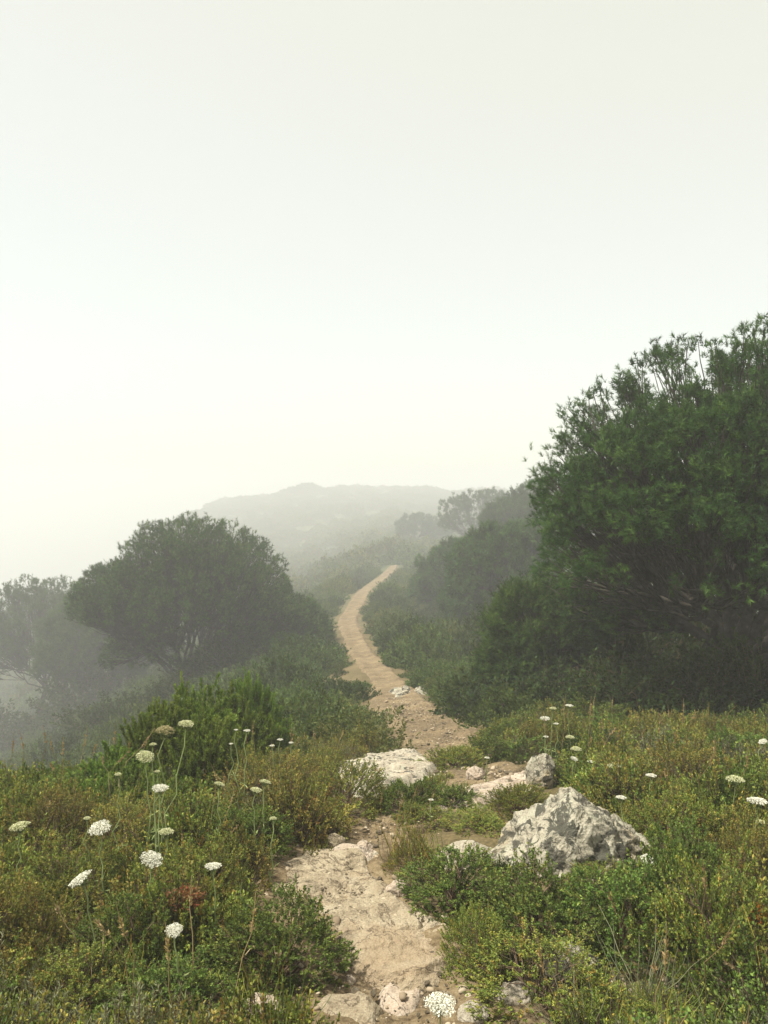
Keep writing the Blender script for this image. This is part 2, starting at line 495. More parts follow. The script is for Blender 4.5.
def rock_mesh(name, sub, size, planes, mat, seed, rough=.06, cut=None):
    V, Fi = ICO[sub]
    V = V.copy()
    for nrm_, d in planes:
        nn = np.array(nrm_, float); nn /= np.linalg.norm(nn)
        s = V @ nn - d
        V = V - np.where(s > 0, s, 0)[:, None] * nn * .98
    V = V * np.array(size)
    r = norm(V)
    sc = 1 / max(size)
    n1 = fbm(V[:, 0] * sc * 1.6 + seed, V[:, 1] * sc * 1.6, V[:, 2] * sc * 1.6, oct=3, seed=seed)
    n2 = fbm(V[:, 0] * sc * 6 + seed, V[:, 1] * sc * 6, V[:, 2] * sc * 6, oct=5, seed=seed + 5, gain=.58)
    cr = np.abs(fbm(V[:, 0] * sc * 1.7, V[:, 1] * sc * 1.7 + seed, V[:, 2] * sc * 2.2, oct=2, seed=seed + 9))
    m_ = max(size)
    n3 = 1 - np.abs(fbm(V[:, 0] * sc * 4.2 + 9, V[:, 1] * sc * 4.2 + seed, V[:, 2] * sc * 5.5, oct=5, seed=seed + 13, gain=.6)) * 2
    V = V + r * (m_ * rough * (n1 * 1.5 + n2 * 1.0 + n3 * .9) - m_ * .075 * (1 - sstep(0, .055, cr)))[:, None]
    return mesh_from(name, V, Fi, mat, smooth=True)

def rand_planes(k, lo=.62, hi=.9):
    return [(tuple(rand_dirs(1)[0]), rng.uniform(lo, hi)) for _ in range(k)]

# big lichened boulder right of the path
bp = ground(578, 882)
bmesh_ = rock_mesh('boulder', 7, (.42, .30, .41),
    [((-.70, -.15, .72), .60), ((.48, -.1, .87), .56), ((.35, -.75, .55), .56), ((-.25, -.9, .30), .68), ((.35, .8, .5), .5), ((-.95, -.2, .1), .86), ((.9, -.4, .15), .88), ((-.6, -.7, .45), .66)],
    M['boulder'], 4, rough=.06)
link('boulder', bmesh_, loc=(bp.x + .07, bp.y + .16, bp.z - .01), label='large peaked boulder blotched with cream and black lichen right of the path', cat='boulder')

slab('bedrock_slab', [(272, 872), (312, 854), (364, 856), (378, 880), (402, 903), (438, 922), (466, 950), (452, 970), (432, 992), (398, 998), (368, 985), (338, 962), (326, 934), (292, 910), (264, 893)],
     .035, M['slab'], 'pale worn bedrock slab lying flush in the foreground path', cat='rock slab', res=.0055, soft=.035, seed=1, rough=.03, step=.012, flat=.3)
slab('flat_rock', [(246, 906), (262, 896), (290, 896), (300, 908), (285, 914), (258, 914)], .03, M['slab'], 'small flat beige rock at the left edge of the bedrock slab', seed=11)
slab('flat_rock', [(326, 776), (350, 765), (390, 753), (415, 752), (437, 765), (440, 774), (405, 790), (380, 800), (350, 798)], .085, M['pale_rock'],
     'wide pale cracked rock on the left of the path below the far track', soft=.09, seed=12, rough=.03, res=.01)
slab('flat_rock', [(424, 864), (445, 852), (475, 848), (500, 852), (494, 868), (455, 872)], .10, M['pale_rock'], 'low whitish rock poking out above the round bush beside the boulder', soft=.05, seed=13)
slab('flat_rock', [(452, 806), (470, 790), (505, 778), (530, 776), (534, 792), (505, 800), (480, 812)], .05, M['stone'], 'flat pinkish outcrop on the path beside the pointed stone', soft=.05, seed=14)
slab('flat_rock', [(316, 1012), (330, 1000), (365, 998), (382, 1010), (378, 1030), (335, 1034)], .045, M['slab'], 'flat pale stone at the bottom of the path below the slab', seed=15, soft=.03)
slab('flat_rock', [(385, 982), (408, 978), (420, 990), (418, 1010), (395, 1012), (380, 1000)], .03, M['stone'], 'brown flattish stone just below the tip of the bedrock slab', seed=16, soft=.03)
slab('flat_rock', [(388, 693), (398, 688), (410, 689), (412, 694), (398, 697)], .05, M['boulder'], 'grey flat rock on the left side of the far bend of the track', seed=17, soft=.14, res=.02, rough=.08)
slab('flat_rock', [(412, 691), (424, 687), (434, 690), (428, 695), (416, 695)], .05, M['boulder'], 'grey flat rock in the middle of the far bend of the track', seed=27, soft=.14, res=.02, rough=.08)
slab('flat_rock', [(432, 685), (443, 682), (456, 685), (450, 689), (438, 689)], .05, M['boulder'], 'small grey rock at the right side of the far bend of the track', seed=18, soft=.14, res=.02, rough=.08)
slab('flat_rock', [(324, 857), (340, 848), (372, 850), (386, 858), (370, 866), (340, 866)], .03, M['stone'], 'thin flat stone at the top end of the bedrock slab', seed=19, soft=.025)

def boulder_at(px, py, wpx, hpx, dep, mat, label, seed, name='rock', sink=.25, planes=5, tilt=0, sub=5, rough=.06):
    g = ground(px, py)
    k = g.y / F
    sx, sz = wpx * k / 2, hpx * k / (2 - sink * 2)
    me = rock_mesh(name, sub, (sx, sx * dep, sz), rand_planes(planes), mat, seed, rough)
    o = link(name, me, loc=(g.x, g.y + sx * dep * .6, g.z + sz * (1 - 2 * sink)), label=label, cat='rock')
    o.rotation_euler = (0, tilt, 0)
    return o
boulder_at(543, 788, 31, 33, .8, M['boulder'], 'small pointed grey rock standing beside the flat outcrop on the path', 31, planes=6)
boulder_at(397, 900, 30, 18, .8, M['stone'], 'brown stone at the right edge of the slab below the small flat bush', 32)
boulder_at(575, 984, 56, 32, .8, M['boulder'], 'grey lichened rock half hidden by bushes at the bottom right', 33)
boulder_at(512, 1012, 44, 24, .8, M['pale_rock'], 'pinkish rock in the undergrowth beside the white flower at the bottom', 34)
boulder_at(724, 768, 22, 16, .8, M['boulder'], 'small grey rock in the scrub at the right edge', 35)
boulder_at(475, 1030, 34, 20, .9, M['pale_rock'], 'grey rounded stone at the bottom edge beside the white flower', 36)
boulder_at(365, 852, 18, 9, .8, M['stone'], 'small rounded tan stone right of the top of the slab', 37)
boulder_at(335, 850, 22, 14, .8, M['slab'], 'small pale upright stone left of the top of the slab', 38)
boulder_at(308, 840, 14, 8, .8, M['stone'], 'little brown stone under the bush above the slab', 39)
boulder_at(476, 782, 20, 13, .8, M['stone'], 'small tan stone at the left end of the flat outcrop', 40)
boulder_at(262, 1016, 40, 14, .8, M['stone'], 'reddish flat stone at the bottom left of the path', 41)
boulder_at(437, 818, 26, 10, .8, M['stone'], 'low stone in the soil between the slab and the flat outcrop', 42)
boulder_at(350, 985, 12, 8, .9, M['stone'], 'fist sized stone left of the slab tip', 43)
boulder_at(445, 1012, 26, 14, .9, M['slab'], 'pale stone under the white flower at the bottom', 44)

# ------------------------------------------------------------------ instancing for uncountable cover
def scatter_stuff(name, sources, P, rot, scl, var, label, cat):
    me = bpy.data.meshes.new(name)
    me.vertices.add(len(P)); me.vertices.foreach_set('co', np.asarray(P, np.float32).ravel())
    a = me.attributes.new('rot', 'FLOAT_VECTOR', 'POINT'); a.data.foreach_set('vector', np.asarray(rot, np.float32).ravel())
    a = me.attributes.new('scl', 'FLOAT_VECTOR', 'POINT'); a.data.foreach_set('vector', np.asarray(scl, np.float32).ravel())
    a = me.attributes.new('var', 'INT', 'POINT'); a.data.foreach_set('value', np.asarray(var, np.int32))
    o = link(name, me, label=label, cat=cat, kind='stuff')
    ng = bpy.data.node_groups.new(name, 'GeometryNodeTree')
    ng.interface.new_socket('Geometry', in_out='INPUT', socket_type='NodeSocketGeometry')
    ng.interface.new_socket('Geometry', in_out='OUTPUT', socket_type='NodeSocketGeometry')
    gi = ng.nodes.new('NodeGroupInput'); go = ng.nodes.new('NodeGroupOutput')
    jn = ng.nodes.new('GeometryNodeJoinGeometry')
    def attr(nm, t):
        x = ng.nodes.new('GeometryNodeInputNamedAttribute'); x.data_type = t; x.inputs[0].default_value = nm
        return x.outputs[0]
    ra, sa, va = attr('rot', 'FLOAT_VECTOR'), attr('scl', 'FLOAT_VECTOR'), attr('var', 'INT')
    for k, src in enumerate(sources):
        cmp_ = ng.nodes.new('FunctionNodeCompare'); cmp_.data_type = 'INT'; cmp_.operation = 'EQUAL'
        ng.links.new(va, cmp_.inputs[2]); cmp_.inputs[3].default_value = k
        oi = ng.nodes.new('GeometryNodeObjectInfo'); oi.inputs['Object'].default_value = src; oi.inputs['As Instance'].default_value = True
        ip = ng.nodes.new('GeometryNodeInstanceOnPoints')
        ng.links.new(gi.outputs[0], ip.inputs['Points']); ng.links.new(cmp_.outputs[0], ip.inputs['Selection'])
        ng.links.new(oi.outputs['Geometry'], ip.inputs['Instance']); ng.links.new(ra, ip.inputs['Rotation']); ng.links.new(sa, ip.inputs['Scale'])
        ng.links.new(ip.outputs[0], jn.inputs[0])
    ng.links.new(jn.outputs[0], go.inputs[0])
    md = o.modifiers.new('scatter', 'NODES'); md.node_group = ng
    return o
def source(name, meshes_join):
    """an unlinked object used only as an instance source"""
    return bpy.data.objects.new(name, meshes_join)

# ------------------------------------------------------------------ shrubs
PAL = {
    'green':  [(.082, .142, .028), (.14, .21, .042), (.055, .098, .021), (.22, .275, .055), (.27, .26, .055)],
    'olive':  [(.14, .19, .034), (.24, .285, .052), (.08, .125, .025), (.36, .34, .065), (.34, .20, .045)],
    'rust':   [(.18, .20, .042), (.30, .24, .055), (.11, .15, .032), (.38, .31, .075), (.26, .12, .038)],
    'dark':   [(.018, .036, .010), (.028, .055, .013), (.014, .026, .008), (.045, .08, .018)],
    'bright': [(.12, .20, .03), (.19, .28, .045), (.07, .13, .024), (.26, .33, .06)],
    'scrub':  [(.040, .075, .019), (.065, .11, .026), (.10, .14, .034), (.024, .045, .012)],
    'dryscrub': [(.10, .115, .035), (.075, .105, .028), (.16, .15, .05), (.045, .065, .02)],
    'grey':   [(.16, .17, .10), (.21, .21, .12), (.11, .12, .07)],
}
def pal_pick(pal, n, w=None):
    c = np.array(PAL[pal]); 
    w = w or [3, 3, 3, 1.3, .7][:len(c)]
    w = np.array(w, float) / sum(w)
    base = c[rng.choice(len(c), n, p=w)]
    return base * rng.uniform(.8, 1.2, (n, 1))

def shrub_meshes(pal, R=(.5, .5, .60), twigs=420, per=12, ll=.018, lw=.010, tl=.09, lumps=.25, shape=LEAF6, ang=1.0, stems=40, updir=.5, seed=0, wood=True, inner=.55):
    """leafy dome: twigs on a lumpy shell with leaves set round them, and stems from the root"""
    d = rand_dirs(twigs * 3); d = d[d[:, 2] > -.12][:twigs]
    m = len(d)
    lump = 1 + lumps * fbm(d[:, 0] * 2.2 + seed, d[:, 1] * 2.2, d[:, 2] * 2.2, oct=3, seed=seed) * 1.8
    rr = (inner + (1 - inner) * rng.random(m) ** .45) * lump
    P = d * rr[:, None] * np.array(R)
    P[:, 2] = np.maximum(P[:, 2], .01)
    D = norm(d * np.array([1, 1, .8]) + np.array([0, 0, updir]) + rng.normal(size=(m, 3)) * .28)
    SL = tl * rng.uniform(.6, 1.35, m)
    V, Fi, idx, t = spikes(P, D, SL, per, ll, lw, ang=ang, shape=shape, fold=.25)
    twc = pal_pick(pal, m)
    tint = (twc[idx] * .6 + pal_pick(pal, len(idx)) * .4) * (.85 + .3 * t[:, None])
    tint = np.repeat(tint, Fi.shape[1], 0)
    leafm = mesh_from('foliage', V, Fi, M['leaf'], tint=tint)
    woodm = None
    if wood:
        k = min(stems, m)
        A = np.zeros((k, 3)); A[:, :2] = rng.normal(size=(k, 2)) * R[0] * .08; A[:, 2] = -.02
        tv, tf, C = tubes(A, P[:k], R[0] * .018, R[0] * .006, 4, 4, .12, gravity=-.1)
        # twigs
        B = P + D * SL[:, None]
        src = C[np.arange(m) % k, 3]
        tv2, tf2, _ = tubes(P - D * .04, B, .0022, .001, 1, 3, .02)
        vv, ff = cat_vf([(tv, tf), (tv2, tf2)])
        woodm = mesh_from('stems', vv, ff, M['twig'])
    return leafm, woodm

def join_src(name, leafm, woodm):
    """one unlinked mesh object holding leaves and stems"""
    n1, n2 = len(leafm.vertices), len(woodm.vertices) if woodm else 0
    if not woodm: return bpy.data.objects.new(name, leafm)
    def arr(me):
        v = np.empty(len(me.vertices) * 3, np.float32); me.vertices.foreach_get('co', v)
        l = np.empty(len(me.loops), np.int32); me.loops.foreach_get('vertex_index', l)
        k = me.polygons[0].loop_total
        return v.reshape(-1, 3), l.reshape(-1, k)
    v1, f1 = arr(leafm); v2, f2 = arr(woodm)
    c = np.empty(n1 * 4, np.float32); leafm.attributes['tint'].data.foreach_get('color', c)
    t = np.concatenate([c.reshape(-1, 4)[:, :3], np.tile([[.12, .085, .055]], (n2, 1))])
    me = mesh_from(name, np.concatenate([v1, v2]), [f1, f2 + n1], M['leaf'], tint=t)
    return bpy.data.objects.new(name, me)

SH = {}
def shrub_kind(key, n, **kw):
    SH[key] = [shrub_meshes(seed=len(SH) * 31 + 10 * i + 3, **kw) for i in range(n)]
shrub_kind('green', 3, pal='green', twigs=1500, per=18, ll=.024, lw=.0145, tl=.085, lumps=.45, updir=.35, inner=.72)
shrub_kind('olive', 3, pal='olive', twigs=1500, per=18, ll=.021, lw=.0115, tl=.09, updir=.5, lumps=.45, inner=.72)
shrub_kind('rust', 2, pal='rust', twigs=1300, per=17, ll=.020, lw=.011, tl=.085, updir=.45, lumps=.45, inner=.72)
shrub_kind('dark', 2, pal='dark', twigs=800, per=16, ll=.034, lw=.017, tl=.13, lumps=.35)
shrub_kind('bright', 3, pal='bright', R=(.5, .5, .8), twigs=760, per=85, ll=.042, lw=.011, tl=.15, updir=1.0, ang=.85, shape=LEAF4, inner=.5, lumps=.4)

FOOT = []
def place_shrub(px, py, wpx, hpx, kind, label, name='bush', cat='bush', group='bushes in the foreground', at=None):
    g = at or ground(px, py)
    k = math.hypot(g.y, CAM_Z - g.z) / F
    v = random.randrange(len(SH[kind]))
    lm, wm = SH[kind][v]
    e = link(name, None, loc=(g.x, g.y + wpx * k * .3, g.z - .02), label=label, cat=cat, group=group)
    e.rotation_euler = (0, 0, random.uniform(0, 6.28))
    sc = wpx * k / 1.02
    FOOT.append((e.location.x, e.location.y, sc * .5))
    e.scale = (sc, sc, hpx * k / .70)
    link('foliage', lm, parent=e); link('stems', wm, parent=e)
    return e

SHRUBS = [
 (275, 992, 108, 62, 'green', 'dark leafy bush left of the bedrock slab at the bottom of the path'),
 (460, 918, 92, 46, 'green', 'round green bush between the slab and the big boulder'),
 (410, 818, 54, 34, 'green', 'small rounded green bush right below the wide pale rock'),
 (508, 900, 40, 36, 'dark', 'little dark bush tucked against the left foot of the big boulder'),
 (548, 955, 110, 62, 'green', 'wide green bush in front of the left half of the big boulder'),
 (640, 962, 110, 74, 'green', 'leafy green bush in front of the right half of the big boulder'),
 (548, 1026, 130, 50, 'olive', 'yellow green bush before the half hidden grey rock at the bottom'),
 (480, 985, 60, 52, 'olive', 'ochre tipped bush at the right edge of the slab tip'),
 (738, 1000, 110, 110, 'olive', 'tall yellowing bush in the bottom right corner'),
 (700, 940, 90, 84, 'green', 'green bush left of the yellowing corner bush'),
 (760, 915, 70, 80, 'rust', 'rust coloured bush at the right edge of the picture'),
 (680, 860, 80, 50, 'olive', 'olive bush to the right of the big boulder'),
 (640, 800, 84, 48, 'olive', 'yellowish bush behind the right slope of the big boulder'),
 (700, 812, 84, 60, 'rust', 'brownish dry bush right behind the big boulder'),
 (745, 780, 70, 48, 'green', 'green bush at the right edge above the flat white flower'),
 (595, 772, 58, 36, 'dark', 'small dark bush just right of the pointed rock'),
 (600, 742, 70, 40, 'green', 'green bush on the crest under the edge of the big pine'),
 (670, 735, 84, 46, 'olive', 'olive bush on the crest below the big pine trunk'),
 (735, 730, 84, 48, 'green', 'green bush on the crest at the right edge under the big pine'),
 (520, 752, 60, 30, 'green', 'low green bush behind the flat outcrop'),
 (425, 828, 50, 20, 'olive', 'olive bush above the low whitish rock'),
 (520, 818, 60, 34, 'olive', 'grassy olive bush left of the peak of the big boulder'),
 (415, 878, 46, 40, 'rust', 'rusty little bush at the right edge of the slab'),
 (340, 822, 84, 44, 'olive', 'olive bush above the top of the bedrock slab'),
 (262, 822, 88, 52, 'rust', 'rusty bush in the middle of the left slope'),
 (288, 806, 62, 36, 'rust', 'ochre bush left of the wide pale rock'),
 (232, 805, 60, 44, 'olive', 'olive bush in front of the bright green shrub'),
 (245, 868, 76, 52, 'green', 'green bush left of the top of the bedrock slab'),
 (180, 842, 80, 46, 'olive', 'olive bush above the two white flowers on the left slope'),
 (120, 868, 84, 56, 'rust', 'rusty bush left of the large white flower'),
 (130, 822, 70, 36, 'olive', 'olive bush at the foot of the bright green shrub'),
 (55, 822, 84, 36, 'green', 'green bush on the crest at the left edge'),
 (40, 862, 90, 56, 'rust', 'orange tinted bush at the left edge of the slope'),
 (60, 925, 100, 62, 'olive', 'olive bush under the tilted white flower at the left'),
 (195, 925, 90, 58, 'olive', 'olive bush around the lowest left white flower'),
 (20, 985, 90, 70, 'rust', 'rusty brown bush at the left edge near the bottom'),
 (120, 985, 90, 62, 'green', 'fresh green bush low on the left slope'),
 (60, 1035, 110, 55, 'olive', 'olive bush in the bottom left corner'),
 (165, 1035, 100, 50, 'green', 'green bush at the bottom left of the dark leafy bush'),
 (660, 1032, 60, 26, 'olive', 'low olive tuft in the bare soil at the bottom right'),
 (600, 905, 60, 30, 'olive', 'low olive bush at the foot of the big boulder'),
 (482, 834, 56, 20, 'olive', 'low olive bush between the flat whitish rock and the pinkish outcrop'),
 (455, 810, 46, 22, 'green', 'small green bush at the left end of the pinkish outcrop'),
 (455, 772, 54, 26, 'olive', 'low olive bush on the crest where the path drops out of sight'),
 (492, 764, 50, 24, 'green', 'low green bush on the crest left of the pointed rock'),
 (560, 735, 60, 26, 'olive', 'low olive bush around the thin white flowers on the crest'),
]
for a in SHRUBS: place_shrub(*a)
PROTECT = [  # photo areas kept free of tall filler
 [(240, 900), (283, 860), (318, 842), (380, 835), (440, 806), (470, 780), (530, 762), (572, 750), (572, 800), (480, 815), (430, 830), (385, 860), (415, 900), (470, 945), (455, 975), (460, 1030), (215, 1030), (230, 1000), (345, 1000), (340, 935), (290, 915)],
 [(512, 860), (525, 818), (570, 795), (605, 815), (645, 845), (640, 885), (560, 890)],
 [(320, 785), (390, 748), (445, 768), (400, 800)],
 [(420, 838), (505, 834), (505, 862), (425, 864)],
 [(560, 955), (605, 958), (600, 975), (560, 972)],
 [(630, 985), (700, 975), (720, 1030), (610, 1030)],
 [(708, 748), (732, 748), (732, 770), (708, 770)],
]

# the bright shrub with upright shoots behind the left slope
def bright_shrub():
    spots = [(102, 815, 84, 70, 0), (142, 808, 92, 88, .1), (180, 800, 96, 96, .25), (218, 795, 94, 96, .3), (248, 788, 62, 84, .35), (84, 828, 64, 50, -.1), (125, 820, 84, 62, -.15), (195, 806, 90, 74, -.1)]
    g0 = ground(175, 800)
    e = link('conifer_shrub', None, loc=tuple(g0), label='bright green shrub with upright plume like shoots below the left pine', cat='shrub')
    for i, (px, py, w, h, dy) in enumerate(spots):
        g = ground(px, py); k = g.y / F
        lm, wm = SH['bright'][i % 3]
        for nm, me in (('foliage', lm), ('stems', wm)):
            o = link(nm, me, parent=e)
            o.location = (g.x - g0.x, g.y - g0.y + dy + .2, g.z - g0.z - .05)
            o.scale = (w * k / 1.12,) * 2 + (h * k / .92,)
            o.rotation_euler = (0, 0, i * 1.3)
bright_shrub()

# filler undergrowth (nobody could count it)
def filler():
    kinds = []
    for pal, ll, lw, up in (('green', .016, .0105, .4), ('olive', .014, .008, .7), ('rust', .014, .007, .7), ('grey', .017, .0035, 1.4), ('green', .013, .0085, .4), ('olive', .016, .0065, .9)):
        lm, wm = shrub_meshes(pal, R=(.21, .21, .19), twigs=300, per=18, ll=ll, lw=lw, tl=.06, lumps=.35, updir=up, stems=12, seed=len(kinds) + 60)
        kinds.append(join_src('clump_source', lm, wm))
    n = 5200
    y = 1.5 + 6.3 * rng.random(n) ** .85
    x = (rng.random(n) * 2 - 1) * (1.2 + .62 * y)
    u = np.abs(x - path_x(y))
    z = H(x, y)
    s = rng.uniform(.35, 1.05, n)
    hz = .2 * s
    keep = (u > path_hw(y) + .06 * s)
    for f in (0, .45, .85):
        for dx in (-.4, 0, .4):
            px, py = project(np.stack([x + dx * .18 * s, y, z + hz * f], -1))
            for poly in PROTECT: keep &= ~in_poly(px, py, poly)
    keep &= (np.hypot(x, y) > 1.3)
    for fx, fy, fr in FOOT: keep &= np.hypot(x - fx, y - fy) > fr + .04
    dens = fbm(x * 1.1, y * 1.1, oct=2, seed=77)
    pick = (fbm(x * 1.0 + 9, y * 1.0, oct=2, seed=90) * 1.2 + rng.normal(size=n) * .28)
    var = np.clip(((pick + .95) * 3.1).astype(int), 0, 5)
    order = np.array([4, 3, 2, 5, 1, 0])
    var = order[var]
    P = np.stack([x, y, z - .02], -1)[keep]
    rot = np.stack([rng.normal(size=n) * .15, rng.normal(size=n) * .15, rng.random(n) * 6.28], -1)[keep]
    scl = np.stack([s, s, s * rng.uniform(.8, 1.35, n)], -1)[keep]
    scatter_stuff('undergrowth', kinds, P, rot, scl, var[keep], 'dense low herbs and heath clumps covering the near slopes', 'undergrowth')
filler()

# grass blades and dry stalks
def grass():
    srcs = []
    for pal, h, n in (('olive', .17, 40), ('rust', .24, 20), ('grey', .2, 26), ('olive', .14, 36)):
        A = np.zeros((n, 3)); A[:, :2] = rng.normal(size=(n, 2)) * .03
        d = norm(np.stack([rng.normal(size=n) * .38, rng.normal(size=n) * .38, np.ones(n)], -1))
        B = A + d * (h * rng.uniform(.5, 1.2, n))[:, None]
        tv, tf, C = tubes(A, B, .0016, .0005, 4, 3, .08)
        c = np.repeat(pal_pick(pal, n) * 1.3, 15, 0)
        srcs.append(bpy.data.objects.new('grass_source', mesh_from('grass_source', tv, tf, M['leaf'], tint=c)))
    # dry stalk with a seed head
    n = 5
    A = np.zeros((n, 3)); A[:, :2] = rng.normal(size=(n, 2)) * .05
    B = A + norm(np.stack([rng.normal(size=n) * .3, rng.normal(size=n) * .3, np.ones(n)], -1)) * rng.uniform(.28, .5, (n, 1))
    tv, tf, C = tubes(A, B, .0018, .001, 5, 3, .06)
    hv, hf, idx, t = spikes(B - (C[:, -1] - C[:, -2]), norm(C[:, -1] - C[:, -2]), .05, 26, .012, .005, .7, shape=LEAF4)
    vv = np.concatenate([tv, hv]); col = np.concatenate([np.tile([[.33, .25, .12]], (len(tv), 1)), np.tile([[.38, .27, .13]], (len(hv), 1))])
    srcs.append(bpy.data.objects.new('stalk_source', mesh_from('stalk_source', vv, [tf, hf + len(tv)], M['leaf'], tint=col)))
    n = 1300
    y = 1.6 + 6.0 * rng.random(n) ** .9
    x = (rng.random(n) * 2 - 1) * (1.2 + .6 * y)
    z = H(x, y)
    keep = (np.abs(x - path_x(y)) > path_hw(y) + .03) & (fbm(x * .8, y * .8, oct=2, seed=120) > -.25) & (np.hypot(x, y) > 1.5)
    for f in (0, .2):
        px, py = project(np.stack([x, y, z + f], -1))
        for poly in PROTECT[:5] + PROTECT[6:]: keep &= ~in_poly(px, py, poly)
    var = rng.choice(5, n, p=[.38, .08, .2, .28, .06])
    s = rng.uniform(.6, 1.3, n)
    scatter_stuff('grass', srcs, np.stack([x, y, z - .01], -1)[keep], np.stack([rng.normal(size=n) * .12, rng.normal(size=n) * .12, rng.random(n) * 6.28], -1)[keep],
                  np.stack([s] * 3, -1)[keep], var[keep], 'thin green and straw coloured grass among the bushes', 'grass')
grass()

# pebbles
def pebbles():
    srcs = []
    for k in range(4):
        V, Fi = ICO[2]
        V = V * np.array([1, .75, .5]) * (1 + .35 * fbm(V[:, :1] * 1.3 + k * 5, V[:, 1:2] * 1.3, V[:, 2:] * 1.3, oct=2, seed=k))
        srcs.append(bpy.data.objects.new('pebble_source', mesh_from('pebble_source', V, Fi, M['pebble' if k % 2 else 'slab'])))
    n = 3800
    y = 1.7 + 11 * rng.random(n) ** 1.6
    side = rng.normal(size=n) * .62
    x = path_x(y) + side * path_hw(y) * 1.15
    z = H(x, y)
    s = np.clip(.004 * np.exp(rng.normal(size=n) * .65), .002, .02) * (1 + y * .05)
    r2 = rng.random((n, 3)) * np.array([.4, .4, 6.28])
    # bare patch at the bottom right
    m = 500
    pts = np.array([list(ground(rng.uniform(600, 720), rng.uniform(975, 1040))) for _ in range(60)])
    q = pts[rng.integers(0, 60, m)] + rng.normal(size=(m, 3)) * np.array([.05, .05, 0]); q[:, 2] = H(q[:, 0], q[:, 1])
    P = np.concatenate([np.stack([x, y, z + .02 + s * .2], -1), q + np.array([0, 0, .004])])
    s = np.concatenate([s, np.clip(.004 * np.exp(rng.normal(size=m) * .6), .002, .02)])
    scatter_stuff('gravel', srcs, P, np.concatenate([r2, rng.random((m, 3)) * 6]), np.stack([s] * 3, -1), rng.integers(0, 4, n + m), 'loose pebbles strewn over the bare path soil', 'gravel')
pebbles()

# scrub beyond the crest and on the far hill
def scrub():
    srcs = []
    for i, (pal, tw, per, ll, lw) in enumerate((('scrub', 420, 12, .042, .022), ('scrub', 420, 12, .036, .018), ('dryscrub', 380, 12, .036, .016), ('dark', 400, 12, .045, .02))):
        lm, wm = shrub_meshes(pal, R=(.5, .5, .36), twigs=tw, per=per, ll=ll, lw=lw, tl=.13, lumps=.3, seed=i + 200, wood=False)
        srcs.append(join_src('scrub_source', lm, None))
    for i, pal in enumerate(('scrub', 'dryscrub')):
        lm, wm = shrub_meshes(pal, R=(.5, .5, .34), twigs=200, per=8, ll=.085, lw=.05, tl=.15, lumps=.35, seed=i + 230, wood=False, shape=LEAF4)
        srcs.append(join_src('scrub_source', lm, None))
    def batch(n, y0, y1, pw, smin, smax, vs, vp, wide=.62, thr=-2, hs=1.0, near=0):
        y = y0 + (y1 - y0) * rng.random(n) ** pw
        x = (rng.random(n) * 2 - 1) * (3 + wide * y) if not near else path_x(y) + rng.choice([-1, 1], n) * (path_hw(y) + rng.random(n) * near)
        s = rng.uniform(smin, smax, n)
        keep = (np.abs(x - path_x(y)) > path_hw(y) * .95 + .42 * s + np.interp(y, [14, 30], [0, .3])) | (y > 68)
        keep &= fbm(x * .14, y * .14, oct=3, seed=300) > thr
        z = H(x, y)
        P = np.stack([x, y, z - .06], -1)[keep]
        rot = np.stack([np.zeros(n), np.zeros(n), rng.random(n) * 6.28], -1)[keep]
        h = rng.uniform(.8, 1.45, n)
        return P, rot, np.stack([s, s, s * h * hs], -1)[keep], rng.choice(vs, n, p=vp)[keep]
    B = [batch(760, 7.2, 15, .8, .5, 1.3, [0, 1, 2, 3], [.38, .30, .10, .22], hs=.85),
         batch(2900, 14, 66, .8, .8, 2.0, [0, 1, 2, 3], [.38, .28, .12, .22], hs=.98),
         batch(1500, 7.5, 64, .8, .22, .55, [0, 1, 2, 3], [.36, .28, .18, .18], near=2.6),
         batch(2600, 62, 130, .8, 1.4, 3.4, [4, 5], [.6, .4], wide=.6, thr=-.2),
         batch(6500, 120, 345, .8, 1.6, 5.2, [4, 5], [.35, .65], wide=.5, thr=-.3, hs=.62)]
    P, R_, S, Vv = [np.concatenate(c) for c in zip(*B)]
    scatter_stuff('scrub', srcs, P, R_, S, Vv, 'low green maquis scrub covering the slopes beyond the crest', 'scrub')
scrub()

